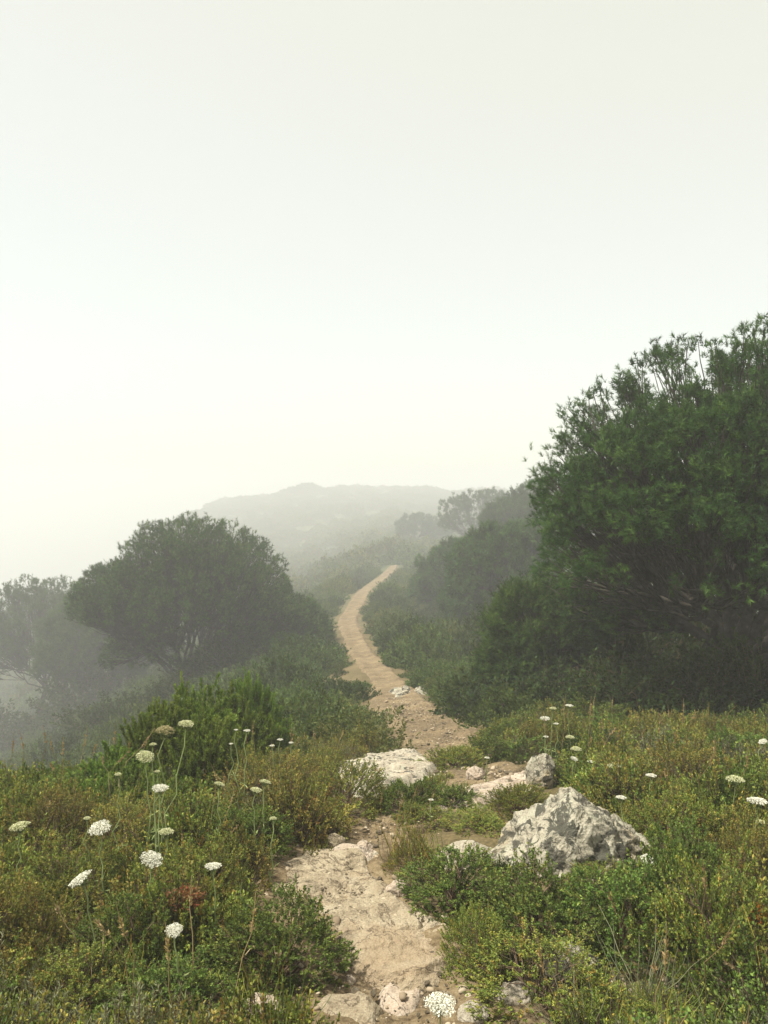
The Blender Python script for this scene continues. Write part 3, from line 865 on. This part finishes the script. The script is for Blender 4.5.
# ------------------------------------------------------------------ trees
def tree(name, base, fork_h, env, K1, K2, NT, label, cat='pine tree', trunk_r=.16, needle=(.07, .006), shoots=5, per=22, sl=.12,
         cols=((.035, .075, .02), (.055, .11, .028), (.025, .055, .016), (.075, .14, .035)), lean=(0, 0), group=None, zmin=-9, shell=.28, bare=0, spread=.12, up=.45, cut=None, dmin=-.45, clump=.3, lumpy=.15, scale=1.0, ang=.85):
    """env: list of (centre, radii, weight) ellipsoids relative to the base, tips fill their shells"""
    base = np.array(base, float)
    tips, outs = [], []
    wsum = sum(e[2] for e in env)
    for c, r, w in env:
        n = int(NT * w / wsum)
        d = rand_dirs(n * 5); d = d[d[:, 2] > dmin]
        c, r = np.array(c), np.array(r)
        lump = 1 + lumpy * fbm(d[:, 0] * 2.6 + c[0], d[:, 1] * 2.6 + c[1], d[:, 2] * 2.6, oct=3, seed=int(abs(c[0] * 13)) + 5) * 1.6
        rad = 1 - shell * rng.random(len(d)) ** 1.5
        p = c + d * r * (lump * rad)[:, None]
        keep = p[:, 2] > zmin
        for c2, r2, w2 in env:
            if np.allclose(c, c2): continue
            q = (p - np.array(c2)) / np.array(r2)
            keep &= (q ** 2).sum(1) > .38
        if cut is not None: keep &= cut(p)
        keep &= rng.random(len(p)) < .55 + .45 * sstep(-.5, .3, d[:, 2])
        p, d = p[keep][:n], d[keep][:n]
        tips.append(p); outs.append(d)
    T, O = np.concatenate(tips), np.concatenate(outs)
    fork = np.array([lean[0], lean[1], fork_h])
    n = len(T)
    s2 = T[rng.choice(n, K2, replace=False)]
    a2 = np.argmin(((T[:, None] - s2[None]) ** 2).sum(-1), 1)
    c2 = np.array([T[a2 == k].mean(0) if (a2 == k).any() else s2[k] for k in range(K2)])
    s1 = c2[rng.choice(K2, K1, replace=False)]
    a1 = np.argmin(((c2[:, None] - s1[None]) ** 2).sum(-1), 1)
    c1 = np.array([c2[a1 == k].mean(0) if (a1 == k).any() else s1[k] for k in range(K1)])
    T = T + clump * (c2[a2] - T) * rng.uniform(.3, 1.3, (n, 1))
    n2 = c2 * .86 + fork * .14
    n1 = c1 * .50 + fork * .50
    n1[:, 2] -= .05 * np.linalg.norm(c1 - fork, axis=1)
    # trunk
    tv, tf, C = tubes(np.array([[0, 0, -.35]]), fork[None], trunk_r * 1.25, trunk_r * .8, 10, 12, .03)
    e = link(name, None, loc=tuple(base), label=label, cat=cat, group=group)
    e.scale = (scale,) * 3
    link('trunk', mesh_from('trunk', tv, tf, M['bark'], smooth=True), parent=e)
    parts = []
    cnt1 = np.array([max(1, (a1 == k).sum()) for k in range(K1)]); r1 = trunk_r * .75 * np.sqrt(cnt1 / cnt1.max()) * .8
    low = fork[None] * rng.uniform(.65, 1.0, (K1, 1))
    v, f, C1 = tubes(low, n1, r1, r1 * .62, 7, 7, .09); parts.append((v, f))
    cnt2 = np.array([max(1, (a2 == k).sum()) for k in range(K2)])
    src = C1[a1, rng.integers(4, 8, K2)]
    v, f, C2 = tubes(src, n2, r1[a1] * .5, r1[a1] * .22, 6, 5, .08, gravity=.06); parts.append((v, f))
    src = C2[a2, rng.integers(2, 7, n)]
    v, f, C3 = tubes(src, T, trunk_r * .085, trunk_r * .03, 4, 4, .07, gravity=.05); parts.append((v, f))
    if bare:
        k = rng.integers(0, K2, bare)
        s_ = C2[k, rng.integers(1, 6, bare)]
        dd = norm(norm(s_ - fork) + rng.normal(size=(bare, 3)) * .55 + np.array([0, 0, .1]))
        v, f, CB = tubes(s_, s_ + dd * rng.uniform(.25, .8, (bare, 1)), trunk_r * .05, trunk_r * .012, 4, 4, .1); parts.append((v, f))
        k2 = rng.integers(0, bare, bare * 2)
        s_ = CB[k2, rng.integers(1, 5, bare * 2)]
        v, f, _ = tubes(s_, s_ + norm(dd[k2] + rng.normal(size=(bare * 2, 3)) * .6) * rng.uniform(.1, .3, (bare * 2, 1)), trunk_r * .022, trunk_r * .008, 2, 3, .1); parts.append((v, f))
    v, f = cat_vf(parts)
    link('branches', mesh_from('branches', v, f, M['bark'], smooth=True), parent=e)
    # foliage
    td = norm(T - src)
    P = np.repeat(T, shoots, 0) + rng.normal(size=(n * shoots, 3)) * spread * .5
    Dd = norm(np.repeat(O * .5 + td * .3, shoots, 0) + np.array([0, 0, up]) + rng.normal(size=(n * shoots, 3)) * .62)
    SL = sl * rng.uniform(.6, 1.4, len(P))
    P = P - Dd * (SL * .5)[:, None]
    V, Fi, idx, t = spikes(P, Dd, SL, per, needle[0], needle[1], ang, shape=LEAF3)
    cols = np.array(cols)
    tc_ = cols[rng.integers(0, len(cols), n)]
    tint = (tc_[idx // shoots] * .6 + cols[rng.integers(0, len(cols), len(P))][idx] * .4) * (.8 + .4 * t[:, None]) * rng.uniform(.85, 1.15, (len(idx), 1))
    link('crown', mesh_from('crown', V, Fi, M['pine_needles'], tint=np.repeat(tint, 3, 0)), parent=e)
    return e

def at(px, y, z=None):
    x = (px - 384) / F * y
    return (x, y, float(H(x, y)) if z is None else z)

# big pine on the right, leaning over the near slope
PG = ((.026, .062, .014), (.045, .10, .02), (.015, .036, .010), (.085, .15, .03))
tree('pine_tree', at(735, 8.8), 1.1,
     [((.85, 0, 2.2), (3.0, 2.4, 2.5), 1.0), ((-.75, -.3, 2.5), (1.40, 1.5, 1.35), .38), ((1.2, -.4, 3.2), (1.7, 1.7, 1.8), .35), ((.9, 1.2, 1.2), (2.6, 1.2, 1.4), .45)],
     12, 230, 3600, 'big dark pine with bare lower branches filling the right edge', trunk_r=.13, bare=700, shoots=10, per=22, needle=(.055, .0066), sl=.06, shell=.34, cols=PG, dmin=-.16, spread=.10, clump=.38, up=.35)
tree('pine_tree', at(550, 10.5), .6, [((-.1, 0, 1.05), (.85, .85, .80), 1), ((-.45, -.2, .7), (.55, .6, .5), .5), ((.3, .1, 1.3), (.6, .6, .5), .4)], 6, 45, 1100,
     'smaller pine with bright green edge tucked against the big pine', trunk_r=.07, bare=60, shoots=6, per=24, needle=(.06, .006), sl=.09, shell=.4, cols=PG)
HG = 'hazy pines right of the track'
KW = dict(needle=(.15, .02), shoots=6, per=15, sl=.2, shell=.42)
tree('pine_tree', at(503, 28), 1.2, [((0, 0, 2.8), (2.0, 1.9, 1.9), 1), ((1.0, .3, 3.4), (1.4, 1.4, 1.3), .6), ((-.9, 0, 1.8), (1.3, 1.4, 1.3), .5), ((-.3, 0, 1.1), (1.6, 1.4, .9), .5)], 7, 60, 1700,
     'hazy round pine right of the track behind the smaller pine', trunk_r=.12, group=HG, **KW)
tree('pine_tree', at(545, 46), 1.8, [((0, 0, 4.9), (3.7, 3.2, 3.3), 1), ((-1.4, .3, 5.6), (2.3, 2, 1.9), .6)], 7, 60, 1600,
     'taller hazy pine seen just left of the big pine', trunk_r=.15, group=HG, **KW)
tree('pine_tree', at(462, 38), 1.1, [((0, 0, 2.6), (2.1, 1.9, 1.8), 1), ((-1.2, 0, 1.7), (1.4, 1.4, 1.2), .5)], 6, 50, 1400,
     'dark hazy pine standing closest to the bend of the track', trunk_r=.13, group=HG, **KW)
tree('pine_tree', at(485, 78), 1.8, [((0, 0, 5.1), (4.8, 3.9, 3.2), 1), ((3.9, 0, 5.4), (3.6, 3.2, 3.0), .6)], 6, 50, 1400,
     'pale fogged pine beyond the hazy ones on the right slope', trunk_r=.15, needle=(.2, .028), shoots=5, per=13, sl=.24, group=HG, shell=.42)
tree('pine_tree', at(530, 150), 2.5, [((0, 0, 6.2), (5.0, 4, 4.2), 1), ((-4.6, 0, 4.2), (3.8, 3.4, 2.8), .5)], 6, 40, 1100,
     'faint tall pine silhouette rising above the right end of the hill', trunk_r=.2, needle=(.34, .05), shoots=5, per=12, sl=.36, shell=.42)
tree('pine_tree', at(417, 108), 1.0, [((0, 0, 2.5), (3.2, 2.7, 2.3), 1), ((2.9, 0, 2.0), (2.1, 2.0, 1.7), .5)], 5, 30, 700,
     'fogged dark round tree above the end of the track', trunk_r=.15, needle=(.28, .045), shoots=4, per=12, sl=.3, shell=.5)
# left pines
tree('pine_tree', at(180, 26.0, float(H(-6.6, 26)) - .3), 1.5,
     [((.5, 0, 3.55), (2.75, 2.6, 2.35), 1.0), ((-1.95, .2, 3.2), (1.3, 1.45, 1.3), .32), ((2.75, -.2, 2.35), (1.75, 1.6, 1.5), .45), ((.1, .6, 1.9), (2.8, 1.8, 1.2), .2)],
     11, 150, 4200, 'broad umbrella crowned pine left of the track', trunk_r=.14, bare=260, needle=(.085, .0095), shoots=7, per=18, sl=.085, shell=.5, clump=.24, lumpy=.10, scale=1.13, dmin=-.32, cols=PG)
tree('pine_tree', at(42, 47.0, float(H(-20.1, 47)) - .6), 3.0,
     [((-.2, 0, 5.2), (2.7, 2.5, 2.2), 1.0), ((1.7, .1, 4.0), (1.8, 1.7, 1.6), .4), ((-2.4, 0, 4.0), (1.8, 1.7, 1.6), .4)],
     9, 90, 2500, 'thinner hazy pine with a bare grey trunk at the left edge', trunk_r=.11, scale=1.36, bare=420, needle=(.12, .016), shoots=4, per=13, sl=.14, shell=.36)
tree('pine_tree', at(104, 42.0), 1.2,
     [((0, 0, 2.7), (2.6, 2.1, 2.3), 1.0)], 6, 60, 1500, 'dark low pine in the fog between the two left pines', trunk_r=.12, scale=1.36, needle=(.16, .02), shoots=5, per=15, sl=.19, shell=.45)
tree('pine_tree', at(308, 285), .6, [((0, 0, 1.6), (5.2, 4, 2.6), 1), ((-5.5, 0, .9), (4.5, 3.2, 1.5), .5), ((5.5, 0, .6), (3.5, 3.2, 1.2), .4)], 5, 30, 700,
     'faint bushy tree on the skyline of the far hill', trunk_r=.2, needle=(.45, .08), shoots=4, per=12, sl=.5, shell=.5)
tree('pine_tree', at(52, 85), 2.0, [((0, 0, 5.2), (6, 4, 4.2), 1)], 5, 30, 800,
     'barely visible fogged tree behind the left edge pine', trunk_r=.2, needle=(.4, .07), shoots=4, per=12, sl=.45, shell=.5)
for i, (px, y, w, h, lb) in enumerate([
    (120, 24.5, 3.2, 1.5, 'dark shrub below the gap between the two left pines'),
    (195, 23.5, 2.8, 1.0, 'dark shrub at the foot of the umbrella crowned pine'),
    (250, 25, 3.0, 1.7, 'dark shrub under the right lobe of the umbrella crowned pine'),
    (88, 41, 5.0, 2.6, 'hazy dark shrub beside the bare grey trunk'),
    (-5, 43, 5.0, 3.0, 'hazy dark shrub at the left edge below the thin pine'),
    (290, 26, 2.2, 1.2, 'dark shrub between the umbrella crowned pine and the track')]):
    x, yy, z = at(px, y)
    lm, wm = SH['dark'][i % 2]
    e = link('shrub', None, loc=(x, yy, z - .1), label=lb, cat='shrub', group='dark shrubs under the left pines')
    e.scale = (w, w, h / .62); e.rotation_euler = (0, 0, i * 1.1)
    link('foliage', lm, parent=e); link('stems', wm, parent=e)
# dark understory below the big pine
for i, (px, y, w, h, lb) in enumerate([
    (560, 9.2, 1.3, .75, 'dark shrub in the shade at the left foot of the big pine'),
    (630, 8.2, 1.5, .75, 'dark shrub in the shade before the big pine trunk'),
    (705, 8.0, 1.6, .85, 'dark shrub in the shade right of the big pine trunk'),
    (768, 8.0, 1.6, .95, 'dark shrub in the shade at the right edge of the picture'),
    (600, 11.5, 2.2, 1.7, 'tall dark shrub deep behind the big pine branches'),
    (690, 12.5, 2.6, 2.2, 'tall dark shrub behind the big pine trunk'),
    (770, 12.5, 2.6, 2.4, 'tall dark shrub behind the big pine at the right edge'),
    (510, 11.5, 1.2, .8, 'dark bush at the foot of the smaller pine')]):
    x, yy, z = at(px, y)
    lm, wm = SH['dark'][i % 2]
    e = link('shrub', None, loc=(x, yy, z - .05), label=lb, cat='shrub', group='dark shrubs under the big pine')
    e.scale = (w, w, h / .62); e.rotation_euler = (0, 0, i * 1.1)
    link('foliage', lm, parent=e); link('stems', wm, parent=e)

# ------------------------------------------------------------------ wild carrot flowers
def umbel(kind, seed):
    """flower head about 1 unit wide: florets on a shallow dome, rays below"""
    if kind == 'white': cols = [(.66, .65, .54), (.60, .59, .47), (.70, .69, .60)]; dome = .13
    elif kind == 'cream': cols = [(.52, .53, .30), (.42, .45, .22), (.62, .60, .40)]; dome = .22
    else: cols = [(.36, .30, .16), (.28, .26, .12)]; dome = .32
    k = 46
    i = np.arange(k)
    r = np.sqrt((i + .5) / k) * .44; ph = i * 2.39996 + rng.normal(size=k) * .12
    c = np.stack([r * np.cos(ph), r * np.sin(ph), dome * (1 - (r / .5) ** 2)], -1)
    c[:, 2] += rng.normal(size=k) * .012
    per = 22
    idx = np.repeat(np.arange(k), per)
    j = np.tile(np.arange(per), k)
    rr = np.sqrt((j + .5) / per) * .085; pp = j * 2.39996 + np.repeat(rng.random(k) * 6, per)
    p = c[idx] + np.stack([rr * np.cos(pp), rr * np.sin(pp), .03 * (1 - (rr / .085) ** 2)], -1)
    d = norm(np.stack([np.cos(pp) * .9, np.sin(pp) * .9, np.full(len(pp), .35)], -1) + rng.normal(size=(len(pp), 3)) * .3)
    V, Fi = leaves(p, d, .052, .050, LEAF4, .12)
    col = np.repeat(np.array(cols)[rng.integers(0, len(cols), len(p))] * rng.uniform(.85, 1.05, (len(p), 1)), 4, 0)
    A = np.tile([[0, 0, -.26]], (k, 1)).astype(float)
    tv, tf, _ = tubes(A, c, .012, .008, 3, 3, .05, gravity=.08)
    bv, bf = leaves(np.tile([[0, 0, -.27]], (9, 1)).astype(float), norm(np.stack([np.cos(np.arange(9) * .7), np.sin(np.arange(9) * .7), np.full(9, -.4)], -1)), .22, .03, LEAF4)
    vv, ff = cat_vf([(V, Fi), (tv, tf), (bv, bf)])
    cc = np.concatenate([col, np.tile([[.16, .2, .07]], (len(tv) + len(bv), 1))])
    return mesh_from('flower_head', vv, ff, M['petal'], tint=cc)
HEADS = {k: [umbel(k, s) for s in range(2)] for k in ('white', 'cream', 'brown')}

def flower(px, py, wpx, kind, hh, label, tilt=(0, 0), lean=(0, 0)):
    """head centre seen at the pixel, standing hh above the ground"""
    g = ground(px, py, hh)
    head = Vector((g.x, g.y, g.z + hh))
    dist = (head - Vector((0, 0, CAM_Z))).length
    w = .86 * wpx * dist / F
    bx, by = head.x + lean[0] * hh, head.y + lean[1] * hh
    bz = float(H(bx, by)) - .02
    e = link('wild_flower', None, loc=(bx, by, bz), label=label, cat='flower', group='wild carrot flowers')
    top = np.array([head.x - bx, head.y - by, head.z - bz])
    R_ = Euler((tilt[0], tilt[1], random.uniform(0, 1)), 'XYZ')
    joint = top + np.array(R_.to_matrix() @ Vector((0, 0, -.26 * w)))
    tv, tf, C = tubes(np.zeros((1, 3)), joint[None], .0034, .0022, 8, 5, .04)
    parts = [(tv, tf)]
    # a few feathery leaves low on the stem
    q = C[0, 2:5]
    lv, lf = leaves(np.repeat(q, 4, 0), norm(rand_dirs(12) + np.array([0, 0, .5])), .035, .005, LEAF4)
    parts.append((lv, lf))
    v, f = cat_vf(parts)
    link('stem', mesh_from('stem', v, f, M['stem'], tint=np.tile([[.24, .29, .11]], (len(v), 1))), parent=e)
    h = link('flower_head', HEADS[kind][random.randrange(2)], parent=e)
    h.location = tuple(top); h.scale = (w, w, w); h.rotation_euler = R_

FL = [
 (440, 1006, 33, 'white', .16, 'large flat white flower at the bottom edge right of the path', (.1, .05), (0, 0)),
 (174, 931, 18, 'white', .28, 'small white flower over reddish leaves low on the left slope', (.3, 0), (.1, 0)),
 (151, 860, 23, 'white', .34, 'large round white flower in the middle of the left slope', (.45, 0), (.05, 0)),
 (213, 867, 18, 'white', .32, 'flat white flower left of the slab beside the large round one', (-.05, 0), (0, 0)),
 (81, 880, 24, 'white', .34, 'tilted white flower with cream underside near the left edge', (.0, -.5), (.2, 0)),
 (100, 829, 23, 'white', .36, 'tilted white flower below the bright green shrub', (.1, -.35), (.1, 0)),
 (20, 828, 20, 'cream', .34, 'pale cream flower head at the left edge', (0, -.15), (0, 0)),
 (87, 819, 8, 'cream', .36, 'tiny cream bud above the tilted white flower', (0, 0), (0, 0)),
 (160, 789, 18, 'white', .45, 'white flower on a tall stem before the base of the bright shrub', (.1, 0), (0, 0)),
 (145, 758, 20, 'cream', .55, 'round cream flower head left of the two tall ones', (.4, 0), (0, 0)),
 (165, 733, 21, 'brown', .66, 'brownish domed flower head on a tall straight stem', (.1, 0), (0, 0)),
 (186, 725, 17, 'cream', .70, 'topmost cream flower head on a leaning stem before the bright shrub', (.15, 0), (-.18, 0)),
 (153, 745, 8, 'cream', .6, 'small cream bud between the cream and brown heads', (0, 0), (0, 0)),
 (118, 775, 8, 'cream', .48, 'small cream bud on a straight stem left of the tall flowers', (0, 0), (0, 0)),
 (157, 772, 7, 'cream', .5, 'tiny cream bud below the brown domed head', (0, 0), (0, 0)),
 (219, 785, 12, 'cream', .4, 'cream flower head right of the bright shrub foot', (0, .3), (0, 0)),
 (256, 791, 13, 'cream', .36, 'cream flower head left above the rusty slope bush', (0, .2), (0, 0)),
 (265, 783, 13, 'cream', .38, 'upper of two cream heads side by side on the left slope', (0, .3), (0, 0)),
 (273, 819, 8, 'cream', .3, 'small cream head over the rusty slope bush', (0, 0), (0, 0)),
 (166, 833, 16, 'cream', .34, 'greenish flower head above the large round white one', (0, 0), (0, 0)),
 (247, 731, 8, 'white', .5, 'small white flower on the right shoulder of the bright shrub', (0, 0), (0, 0)),
 (236, 730, 5, 'white', .5, 'tiny white flower beside the right shoulder of the bright shrub', (0, 0), (0, 0)),
 (231, 744, 5, 'white', .45, 'tiny white flower below the right shoulder of the bright shrub', (0, 0), (0, 0)),
 (280, 740, 7, 'white', .4, 'small white flower at the edge of the far scrub', (0, 0), (0, 0)),
 (291, 743, 6, 'white', .38, 'rightmost tiny white flower at the edge of the far scrub', (0, 0), (0, 0)),
 (272, 746, 6, 'white', .38, 'lowest tiny white flower at the edge of the far scrub', (0, 0), (0, 0)),
 (370, 757, 5, 'white', .12, 'tiny white flower on the back of the wide pale rock', (0, 0), (0, 0)),
 (431, 800, 6, 'white', .14, 'tiny white flower right of the small rounded bush', (0, 0), (0, 0)),
 (545, 719, 11, 'white', .36, 'white flower in the thin group before the big pine', (.1, -.1), (0, 0)),
 (553, 709, 8, 'cream', .42, 'cream flower at the top of the thin group before the big pine', (0, 0), (0, 0)),
 (569, 706, 9, 'white', .44, 'rightmost white flower of the thin group before the big pine', (0, 0), (0, 0)),
 (556, 724, 6, 'white', .33, 'small white flower in the middle of the thin crest group', (0, 0), (0, 0)),
 (546, 737, 6, 'white', .26, 'low white flower of the thin crest group', (0, 0), (0, 0)),
 (570, 738, 10, 'cream', .26, 'cream flower between the crest group and the round white one', (0, 0), (0, 0)),
 (576, 750, 12, 'cream', .22, 'cream head just above the round white flower on the right', (0, 0), (0, 0)),
 (574, 759, 8, 'white', .22, 'small round white flower right of the pointed rock', (.4, 0), (0, 0)),
 (591, 762, 8, 'white', .2, 'small flat white flower over the small dark bush', (0, 0), (0, 0)),
 (614, 767, 14, 'cream', .24, 'greenish flower head right of the small dark bush', (0, 0), (0, 0)),
 (651, 776, 11, 'white', .25, 'thin flat white flower behind the boulder slope', (0, 0), (0, 0)),
 (621, 798, 11, 'white', .25, 'white flower above the right slope of the big boulder', (0, 0), (0, 0)),
 (648, 860, 15, 'white', .22, 'white flower leaning against the right foot of the big boulder', (.1, -.3), (0, 0)),
 (757, 802, 19, 'white', .3, 'flat white flower at the right edge', (0, 0), (0, 0)),
 (735, 781, 18, 'cream', .28, 'greenish flower head above the flat one at the right edge', (0, 0), (0, 0)),
 (763, 742, 9, 'white', .34, 'tilted white flower high at the right edge', (0, -.5), (0, 0)),
 (761, 823, 10, 'cream', .28, 'cream flower under the flat white one at the right edge', (0, 0), (0, 0)),
 (487, 758, 6, 'white', .2, 'tiny white flower behind the flat outcrop', (0, 0), (0, 0)),
 (157, 692, 5, 'cream', .8, 'tiny bud above the left side of the bright shrub', (0, 0), (0, 0)),
]
for f in FL[:-1]: flower(*f)

# red leaved herb, dry stalks, dead fern, fallen leaf
def herb(px, py, r, col, label, name='herb', n=160, cat='plant'):
    g = ground(px, py, .15)
    P = rand_dirs(n) * np.array([r, r, r * .5]) * rng.random((n, 1)) ** .5 + np.array([0, 0, .2])
    V, Fi, idx, t = spikes(P, norm(rand_dirs(n) + np.array([0, 0, .7])), .04, 4, .014, .007, .9, shape=LEAF6)
    c = np.array(col)[rng.integers(0, len(col), n)][idx]
    tv, tf, _ = tubes(np.zeros((12, 3)), P[:12], .002, .001, 3, 3)
    e = link(name, None, loc=tuple(g), label=label, cat=cat)
    link('foliage', mesh_from('foliage', V, Fi, M['leaf'], tint=np.repeat(c, 6, 0)), parent=e)
    link('stems', mesh_from('stems', tv, tf, M['twig']), parent=e)
herb(172, 918, .03, [(.16, .06, .035), (.20, .11, .05), (.10, .12, .04)], 'low plant with red leaves behind the small white flower')
herb(190, 914, .025, [(.22, .06, .035), (.15, .09, .04)], 'second red leaved tuft right of the small white flower')
herb(762, 936, .035, [(.6, .22, .03), (.4, .16, .03)], 'orange leaved sprig at the right edge', n=40)

def dry_stalk(px0, py0, px1, py1, label, hh=.02, head=True):
    a = ground(px0, py0, hh); a.z += hh
    r = ray(px1, py1)
    t = a.y + random.uniform(-.05, .05)
    b = Vector((r.x * t, t, CAM_Z + r.z * t))
    A = np.array([[0, 0, -.05]]); B = np.array([b - a])
    tv, tf, C = tubes(A, B, .0024, .0015, 8, 5, .06)
    hv, hf, _, _ = spikes(C[:, -2], norm(C[:, -1] - C[:, -2]), .04, 30, .014, .005, .6, shape=LEAF4)
    v = np.concatenate([tv, hv])
    link('dry_stalk', mesh_from('dry_stalk', v, [tf, hf + len(tv)], M['stem'], tint=np.tile([[.42, .32, .18]], (len(v), 1))), loc=tuple(a), label=label, cat='dry stalk', group='dry grass stalks')
for a in [(95, 975, 55, 905, 'long dry stalk leaning left over the lower left slope'),
          (115, 985, 100, 925, 'dry stalk with a curled head beside the leaning one'),
          (112, 822, 102, 757, 'upright dry seed stalk left of the tall cream flowers'),
          (122, 822, 119, 782, 'thin straight dry stalk below the small cream bud'),
          (50, 850, 51, 798, 'dry stalk standing on the crest at the left'),
          (5, 975, 12, 958, 'short brown seed head at the left edge'),
          (200, 990, 262, 945, 'pale straw bent across the bush left of the slab'),
          (130, 1000, 136, 990, 'small tan seed head at the bottom of the left slope'),
          (768, 1010, 730, 965, 'dry bent stalk in the bottom right corner'),
          (60, 955, 80, 915, 'short straw leaning right under the tilted flower'),
          (205, 835, 218, 805, 'thin straw in the middle of the left slope')]:
    dry_stalk(*a)

# dead snapped branches lying below the left edge pine
def dead_branch(x, y, dx, dy, dz, label):
    z = float(H(x, y)) + .35
    tv, tf, C = tubes(np.array([[0, 0, 0.]]), np.array([[dx, dy, dz]]), .035, .012, 8, 6, .06)
    k = 7
    s_ = C[0, rng.integers(2, 8, k)]
    v2, f2, _ = tubes(s_, s_ + rand_dirs(k) * .35, .012, .004, 3, 4)
    v, f = cat_vf([(tv, tf), (v2, f2)])
    link('dead_branch', mesh_from('dead_branch', v, f, M['bark'], smooth=True), loc=(x, y, z), label=label, cat='branch')
dead_branch(-18.4, 44.5, 3.6, 0, 1.9, 'pale dead branch slanting up from the foot of the left edge pine')

# ------------------------------------------------------------------ haze
import bmesh
bm = bmesh.new(); bmesh.ops.create_cube(bm, size=1)
me = bpy.data.meshes.new('haze'); bm.to_mesh(me); bm.free()
hz = link('haze', me, kind='stuff')
top, bot = 14.0, -420.0
hz.scale = (2200, 2000, top - bot); hz.location = (0, 300, (top + bot) / 2)
hm, hn, ho = mat_new('haze')
pv = hn.nodes.new('ShaderNodeVolumePrincipled')
pv.inputs['Color'].default_value = (.77, .78, .79, 1)
pv.inputs['Density'].default_value = .0057
pv.inputs['Anisotropy'].default_value = 0.0
hn.links.new(pv.outputs[0], ho.inputs['Volume'])
me.materials.append(hm)
hz['label'] = 'pale fog over the whole hillside'
